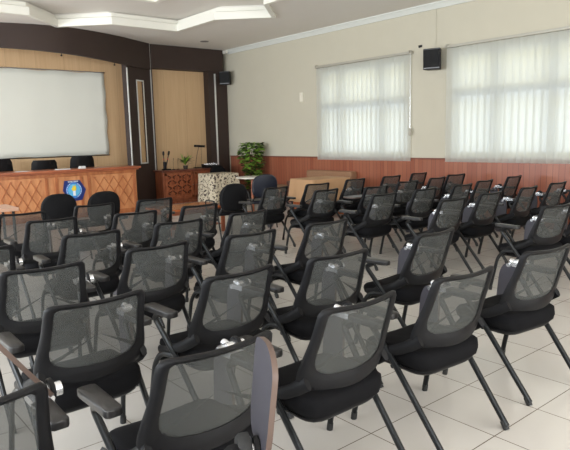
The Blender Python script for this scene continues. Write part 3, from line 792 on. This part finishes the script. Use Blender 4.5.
# ------------------------------------------------------------------ the training chair
def prof_y(z):
    pts = [(.40, .085), (.47, .085), (.55, .08), (.65, .06), (.75, .033), (.855, 0), (.9, -.02)]
    for (a, ya), (c, yc) in zip(pts, pts[1:]):
        if z <= c: t = (z-a)/(c-a); return ya+(yc-ya)*t
    return -.02
def back_pt(x, z, off=0):
    k = .75 + .5*max(0, (.75-z)/.3)
    return Vector((x, prof_y(z)+k*x*x+off, z+.10*x*x if z > .75 else z+.10*x*x*max(0, (z-.6)/.15)))
def outline(pts, r, n=5):
    """rounded closed 2-D outline; pts = (x, z, radius)"""
    out = []; N = len(pts)
    for i in range(N):
        a, b_, c_ = Vector(pts[i-1][:2]), Vector(pts[i][:2]), Vector(pts[(i+1) % N][:2]); rad = pts[i][2]
        d1, d2 = (a-b_).normalized(), (c_-b_).normalized(); p, q = b_+d1*rad, b_+d2*rad
        for j in range(n+1): t = j/n; out.append(p*(1-t)**2+b_*2*t*(1-t)+q*t*t)
    return out
def densify(lp, n):
    L_ = [0]
    for i in range(len(lp)): L_.append(L_[-1]+(lp[(i+1) % len(lp)]-lp[i]).length)
    out = []
    for k in range(n):
        s = L_[-1]*k/n; i = max(j for j in range(len(lp)) if L_[j] <= s+1e-9)
        out.append(lp[i].lerp(lp[(i+1) % len(lp)], (s-L_[i])/max(1e-6, L_[i+1]-L_[i])))
    return out
OUT = outline([(0, .858, .02), (-.222, .862, .035), (-.232, .72, .03), (-.258, .57, .03), (-.248, .505, .05), (0, .478, .1), (.248, .505, .05), (.258, .57, .03), (.232, .72, .03), (.222, .862, .035)], 0)
INN = outline([(0, .838, .02), (-.188, .838, .02), (-.194, .72, .03), (-.206, .61, .04), (-.17, .562, .05), (0, .548, .08), (.17, .562, .05), (.206, .61, .04), (.194, .72, .03), (.188, .838, .02)], 0)
def backrest_bm():
    bm = BM(); n = 72
    O, I = densify(OUT, n), densify(INN, n)
    rows = [(0, -.008), (0, .010), (.25, .017), (.6, .012), (1, .008), (1, -.004), (.7, -.012), (.3, -.017)]
    rings = []
    for tt, off in rows:
        rings.append([bm.verts.new(back_pt(*(O[k].lerp(I[k], tt)), off)) for k in range(n)])
    for a_, b_ in zip(rings, rings[1:]+rings[:1]):
        for k in range(n): bm.faces.new((a_[k], a_[(k+1) % n], b_[(k+1) % n], b_[k]))
    # lower side wings reaching forward to the seat pivots
    for s in (-1, 1):
        tube(bm, smooth_path([(s*.235, .11, .545), (s*.256, .21, .48), (s*.262, .36, .425), (s*.258, .44, .41)], .05), [.028]*2+[.026]*4+[.024]*4+[.02]*(len(smooth_path([(0,0,0),(0,1,0),(0,2,0),(0,3,0)], .05))-10), 8, flat=(.55, 1.1))
    return bm
def mesh_bm():
    bm = BM(); n = 72; I = densify(INN, n); c = Vector((0, .70)); rings = []
    for tt in (1.0, .8, .6, .4, .2, .06): rings.append([bm.verts.new(back_pt(*c.lerp(p, tt), .002)) for p in I])
    for a_, b_ in zip(rings, rings[1:]):
        for k in range(n): bm.faces.new((a_[k], a_[(k+1) % n], b_[(k+1) % n], b_[k]))
    bm.faces.new(rings[-1]); return bm
def seat_bm():
    bm = BM(); n = 40; lp = densify(outline([(-.235, .08, .09), (.235, .08, .09), (.225, .54, .07), (-.225, .54, .07)], 0), n)
    c = Vector((0, .30)); rings = []
    for sc, z in ((.05, .352), (.6, .352), (.86, .362), (.97, .388), (1.0, .42), (.985, .448), (.93, .462), (.7, .468), (.4, .462), (.05, .458)):
        ring_ = []
        for p in lp:
            q = c.lerp(p, sc); fr_ = (q.y-.08)/.46; z_ = z-.03*max(0, fr_-.75)/.25*(1 if z > .42 else .2)+.012*(abs(q.x)/.235)**2*(z > .44)
            if fr_ < .2 and z < .42: z_ -= .0
            ring_.append(bm.verts.new((q.x, q.y, z_)))
        rings.append(ring_)
    for a_, b_ in zip(rings, rings[1:]):
        for k in range(n): bm.faces.new((a_[k], a_[(k+1) % n], b_[(k+1) % n], b_[k]))
    bm.faces.new(rings[0]); bm.faces.new(rings[-1]); return bm
def shell_bm():
    bm = BM(); n = 40; lp = densify(outline([(-.235, .09, .1), (.235, .09, .1), (.226, .53, .07), (-.226, .53, .07)], 0), n); c = Vector((0, .30)); rings = []
    for sc, z in ((.04, .335), (.7, .335), (.84, .343), (.93, .362), (.93, .370), (.9, .370), (.84, .36), (.04, .356)):
        rings.append([bm.verts.new((c.lerp(p, sc).x, c.lerp(p, sc).y, z)) for p in lp])
    for a_, b_ in zip(rings, rings[1:]):
        for k in range(n): bm.faces.new((a_[k], a_[(k+1) % n], b_[(k+1) % n], b_[k]))
    bm.faces.new(rings[0]); bm.faces.new(rings[-1]); return bm
def armpad_bm(s, y0, y1):
    bm = BM(); lp = densify(outline([(-.033, y0, .012), (.033, y0, .012), (.038, y1, .018), (-.038, y1, .018)], 0), 32); c = Vector((0, (y0+y1)/2)); rings = []
    for sc, z in ((.6, .638), (.97, .638), (1, .642), (1, .660), (.97, .666), (.85, .668), (.1, .668)):
        rings.append([bm.verts.new((s*.292+c.x+(p.x-c.x)*sc*.92, c.y+(p.y-c.y)*(sc*.25+.75 if sc > .3 else .1), z)) for p in lp])
    for a_, b_ in zip(rings, rings[1:]):
        for k in range(len(lp)): bm.faces.new((a_[k], a_[(k+1) % len(lp)], b_[(k+1) % len(lp)], b_[k]))
    bm.faces.new(rings[0]); bm.faces.new(rings[-1]); return bm
def board_bm(BW=.25):
    """writing board in its own frame: hinge edge along x=0, spreads to x=.42, y 0..0.27, thickness z"""
    bm = BM(); lp = densify(outline([(.0, .02, .02), (.10, .0, .04), (.40, -.01, .05), (.46, .08, .06), (.42, BW, .06), (.06, BW, .05), (.0, BW-.04, .03)], 0), 40)
    A = [bm.verts.new((p.x, p.y, 0)) for p in lp]; B = [bm.verts.new((p.x, p.y, .016)) for p in lp]
    bm.faces.new(A[::-1]); bm.faces.new(B)
    for k in range(40): f = bm.faces.new((A[k], A[(k+1) % 40], B[(k+1) % 40], B[k])); f.material_index = 1
    return bm
def hinge_bm():
    bm = BM()
    tube(bm, [(.30, .455, .655), (.39, .455, .655)], .026, 14, up=Vector((0, 0, 1)))
    box(bm, .268, .325, .36, .47, .64, .668); tube(bm, [(.335, .40, .645), (.335, .52, .66)], .017, 10)
    tube(bm, [(.30, .515, .635), (.385, .515, .635)], .015, 10, up=Vector((0, 0, 1)))
    return bm
def knob_bm():
    bm = BM(); tube(bm, [(.345, .455, .655), (.352, .455, .655), (.36, .455, .655), (.366, .455, .655)], [.04, .045, .045, .03], 20, up=Vector((0, 0, 1))); 
    tube(bm, [(.366, .455, .655), (.37, .455, .655)], [.012, .012], 12, up=Vector((0, 0, 1)), mi=1)
    return bm
def rear_leg_bm(s):
    bm = BM(); tube(bm, smooth_path([(s*.292, .36, .632), (s*.288, .425, .60), (s*.262, .26, .40), (s*.246, -.055, .018)], .03), .0155, 10, flat=(.9, 1.15)); return bm
def front_leg_bm(s):
    bm = BM(); tube(bm, smooth_path([(s*.288, .53, .018), (s*.28, .46, .33), (s*.272, .40, .405), (s*.263, .27, .415)], .06), .0145, 10, flat=(.9, 1.15)); return bm
def cap_bm(x, y, dx, dy):
    bm = BM(); tube(bm, [(x, y, 0), (x+dx*.01, y+dy*.01, .012), (x+dx*.03, y+dy*.03, .04)], [.0165, .017, .0168], 10); return bm
def stretcher_bm():
    bm = BM(); tube(bm, [(-.262, .27, .375), (.262, .27, .375)], .013, 8, up=Vector((0, 0, 1))); tube(bm, [(-.27, .42, .362), (.27, .42, .362)], .011, 8, up=Vector((0, 0, 1)))
    for s in (-1, 1): box(bm, s*.15-.02, s*.15+.02, .25, .44, .352, .366)
    return bm

def make_chair(state):
    r = thing('training_chair', '', 'chair')
    bk = obj('backrest', backrest_bm(), M['black_plastic'], r, angle=60)
    mp_ = obj('mesh_panel', mesh_bm(), M['mesh'], bk, angle=80); mp_['label'] = 'see-through grey mesh'
    obj('seat', seat_bm(), M['fabric'], r, angle=70)
    obj('seat_shell', shell_bm(), M['black_plastic'], r, angle=70)
    obj('stretcher', stretcher_bm(), M['tube'], r)
    for s in (-1, 1):
        l = obj('rear_leg', rear_leg_bm(s), M['tube'], r); obj('foot_cap', cap_bm(s*.246, -.055, 0, .8), M['rubber'], l)
        l = obj('front_leg', front_leg_bm(s), M['tube'], r); obj('foot_cap', cap_bm(s*.288, .53, 0, -.22), M['rubber'], l)
    obj('armrest', armpad_bm(-1, .22, .475), M['pad'], r, angle=60)
    obj('armrest', armpad_bm(1, .17, .37), M['pad'], r, angle=60)
    h = obj('tablet_hinge', hinge_bm(), M['alu'], r); h['label'] = 'silver hinge bracket'
    obj('hinge_knob', knob_bm(), [M['black_plastic'], M['chrome']], h)
    b_ = obj('writing_tablet', board_bm(.14 if state == 'stowed' else .25), [M['laminate'], M['board_edge']], r, angle=30); b_['label'] = 'grey laminate writing board'
    if state == 'stowed':   # hangs outside the right arm, flat face outwards
        b_.matrix_local = Matrix.Translation((.337, .465, .63)) @ Matrix.Rotation(R(88), 4, 'Y') @ Matrix.Rotation(R(7), 4, 'Z')
    elif state == 'open':   # flat across the lap
        b_.matrix_local = Matrix.Translation((.35, .62, .675)) @ Matrix.Rotation(R(180), 4, 'Z')
    elif state == 'up':
        bm = BM(); tube(bm, [(.30, .46, .64), (.31, .46, .64), (.335, .46, .64), (.34, .46, .64)], [.06, .068, .068, .05], 24, up=Vector((0, 0, 1))); obj('hinge_cover', bm, M['rubber'], h)
        bm = BM(); tube(bm, smooth_path([(.262, .04, .46), (.272, .12, .63), (.285, .3, .665), (.29, .45, .655)], .1), .036, 12); obj('arm_shroud', bm, M['black_plastic'], r)
        b_.matrix_local = Matrix.Translation((.375, .36, .66)) @ Matrix.Rotation(R(-84), 4, 'Y') @ Matrix.Scale(.68, 4, (1, 0, 0))
    elif state == 'half':
        b_.matrix_local = Matrix.Translation((.35, .36, .66)) @ Matrix.Rotation(R(-125), 4, 'Y')
    return r
protos = {}
def copy_tree(o, parent=None):
    c = o.copy(); COL.objects.link(c)
    if parent: c.parent = parent
    for ch in [q for q in o.children]: copy_tree(ch, c)
    return c
GL, GR = 'mesh-back training chairs, left block', 'mesh-back training chairs, right block'
ROWL = ['nearest', 'second', 'third', 'fourth', 'fifth', 'sixth']
COLL = {0: 'beside the centre aisle', 1: 'second from the aisle', 2: 'third from the aisle', 3: 'fourth from the aisle', 4: 'fifth from the aisle'}
def lab_left(r_, c_):
    if r_ == 0: return 'black mesh chair, left block, nearest row, ' + COLL[c_]
    return 'black mesh chair, left block, %s row from the camera, %s' % (ROWL[r_], COLL[c_])
def lab_right(r_, c_):
    e = {0: 'beside the centre aisle', 1: 'second from the aisle', 2: 'third from the aisle', 3: 'fourth from the aisle', 4: 'next to the wainscot'}[c_]
    return 'black mesh chair, right block, %s row from the camera, %s' % (['first', 'second', 'third', 'fourth', 'fifth'][r_], e)
K = 1.0
CH = [  # x, y, yaw, block, row, col, state
 (.235,1.62,0,'L',0,4,'half'), (.98,1.53,0,'L',0,3,'stowed'), (1.70,1.57,0,'L',0,2,'stowed'), (2.42,1.55,-4,'L',0,1,'stowed'), (3.26,1.56,-7,'L',0,0,'stowed'),
 (.92,2.39,0,'L',1,3,'stowed'), (1.67,2.37,3,'L',1,2,'stowed'), (2.34,2.33,-4,'L',1,1,'stowed'), (3.35,2.39,2,'L',1,0,'stowed'),
 (.965,3.24,-4,'L',2,3,'stowed'), (1.735,3.37,0,'L',2,2,'stowed'), (2.46,3.33,0,'L',2,1,'stowed'), (3.21,3.32,0,'L',2,0,'stowed'),
 (.84,4.13,2,'L',3,3,'stowed'), (1.64,4.24,-2,'L',3,2,'stowed'), (2.41,4.28,-2,'L',3,1,'stowed'), (3.17,4.33,3,'L',3,0,'stowed'),
 (1.70,5.30,-2,'L',4,2,'stowed'), (2.45,5.17,1,'L',4,1,'stowed'), (3.19,5.21,2,'L',4,0,'stowed'),
 (1.65,6.03,-5,'L',5,2,'stowed'), (2.46,6.2,0,'L',5,1,'stowed'), (3.18,6.19,-2,'L',5,0,'stowed'),
 (5.32,2.48,-8,'R',0,0,'stowed'), (6.1,2.49,-4,'R',0,1,'stowed'),
 (5.22,3.52,-1,'R',1,0,'stowed'), (6.00,3.56,0,'R',1,1,'stowed'), (6.90,3.58,4,'R',1,2,'stowed'), (7.72,3.61,1,'R',1,3,'stowed'), (8.46,3.62,2,'R',1,4,'stowed'),
 (5.21,4.44,1,'R',2,0,'stowed'), (6.01,4.46,0,'R',2,1,'stowed'), (6.77,4.43,2,'R',2,2,'stowed'), (7.55,4.58,4,'R',2,3,'stowed'), (8.50,4.66,3,'R',2,4,'stowed'),
 (5.21,5.41,3,'R',3,0,'stowed'), (5.92,5.19,-1,'R',3,1,'open'), (6.86,5.41,-2,'R',3,2,'stowed'), (7.69,5.49,4,'R',3,3,'stowed'), (8.44,5.66,-5,'R',3,4,'stowed'),
 (5.05,6.24,4,'R',4,0,'stowed'), (5.81,6.22,-3,'R',4,1,'stowed'), (6.78,6.38,1,'R',4,2,'stowed'), (7.61,6.34,0,'R',4,3,'stowed'), (8.46,6.43,2,'R',4,4,'stowed'),
 (.36,1.0,-27,'N',0,0,'up'),
]
for x, y, yaw, blk, rw_, cl_, state in CH:
    if state not in protos:
        o = make_chair(state); protos[state] = o
    else: o = copy_tree(protos[state])
    o.location = (x+.028, y, 0); o.rotation_euler = (0, 0, R(yaw))
    if blk == 'L': o['label'] = lab_left(rw_, cl_); o['group'] = GL
    elif blk == 'R': o['label'] = lab_right(rw_, cl_); o['group'] = GR
    else: o['label'] = 'black chair at the bottom edge whose grey writing board stands upright'; o['group'] = GL

# ------------------------------------------------------------------ light
w = bpy.data.worlds.new('world'); scene.world = w; w.use_nodes = True
bg = w.node_tree.nodes['Background']; bg.inputs[0].default_value = (.86, .93, 1.0, 1); bg.inputs[1].default_value = 2.5
def area(name, loc, rot, sx_, sy_, power, color):
    l = bpy.data.lights.new(name, 'AREA'); l.shape = 'RECTANGLE'; l.size = sx_; l.size_y = sy_; l.energy = power; l.color = color
    o = bpy.data.objects.new(name, l); COL.objects.link(o); o.location = loc; o.rotation_euler = rot; return o
for i, (a, c) in enumerate(LW):
    area('daylight_left', (LX-.02, (a+c)/2, 1.95), (R(90), 0, R(-90)), c-a, 1.85, [235, 235, 250, 330][i], (.88, .94, 1.0))  # the frontmost one is an added fill for the dim screen end
area('back_fill', (2.5, BY-.02, 2.0), (R(90), 0, 0), 8.9, 1.75, 390, (1.0, .98, .95))  # added fill light, set in the unseen back window
vs = scene.view_settings; scene.display_settings.display_device = 'sRGB'
vs.view_transform = 'Standard'; vs.look = 'None'; vs.gamma = 1; vs.use_curve_mapping = False; vs.exposure = 0
scene.cycles.max_bounces = 8; scene.cycles.transparent_max_bounces = 24; scene.cycles.sample_clamp_indirect = 4
scene.cycles.use_denoising = True
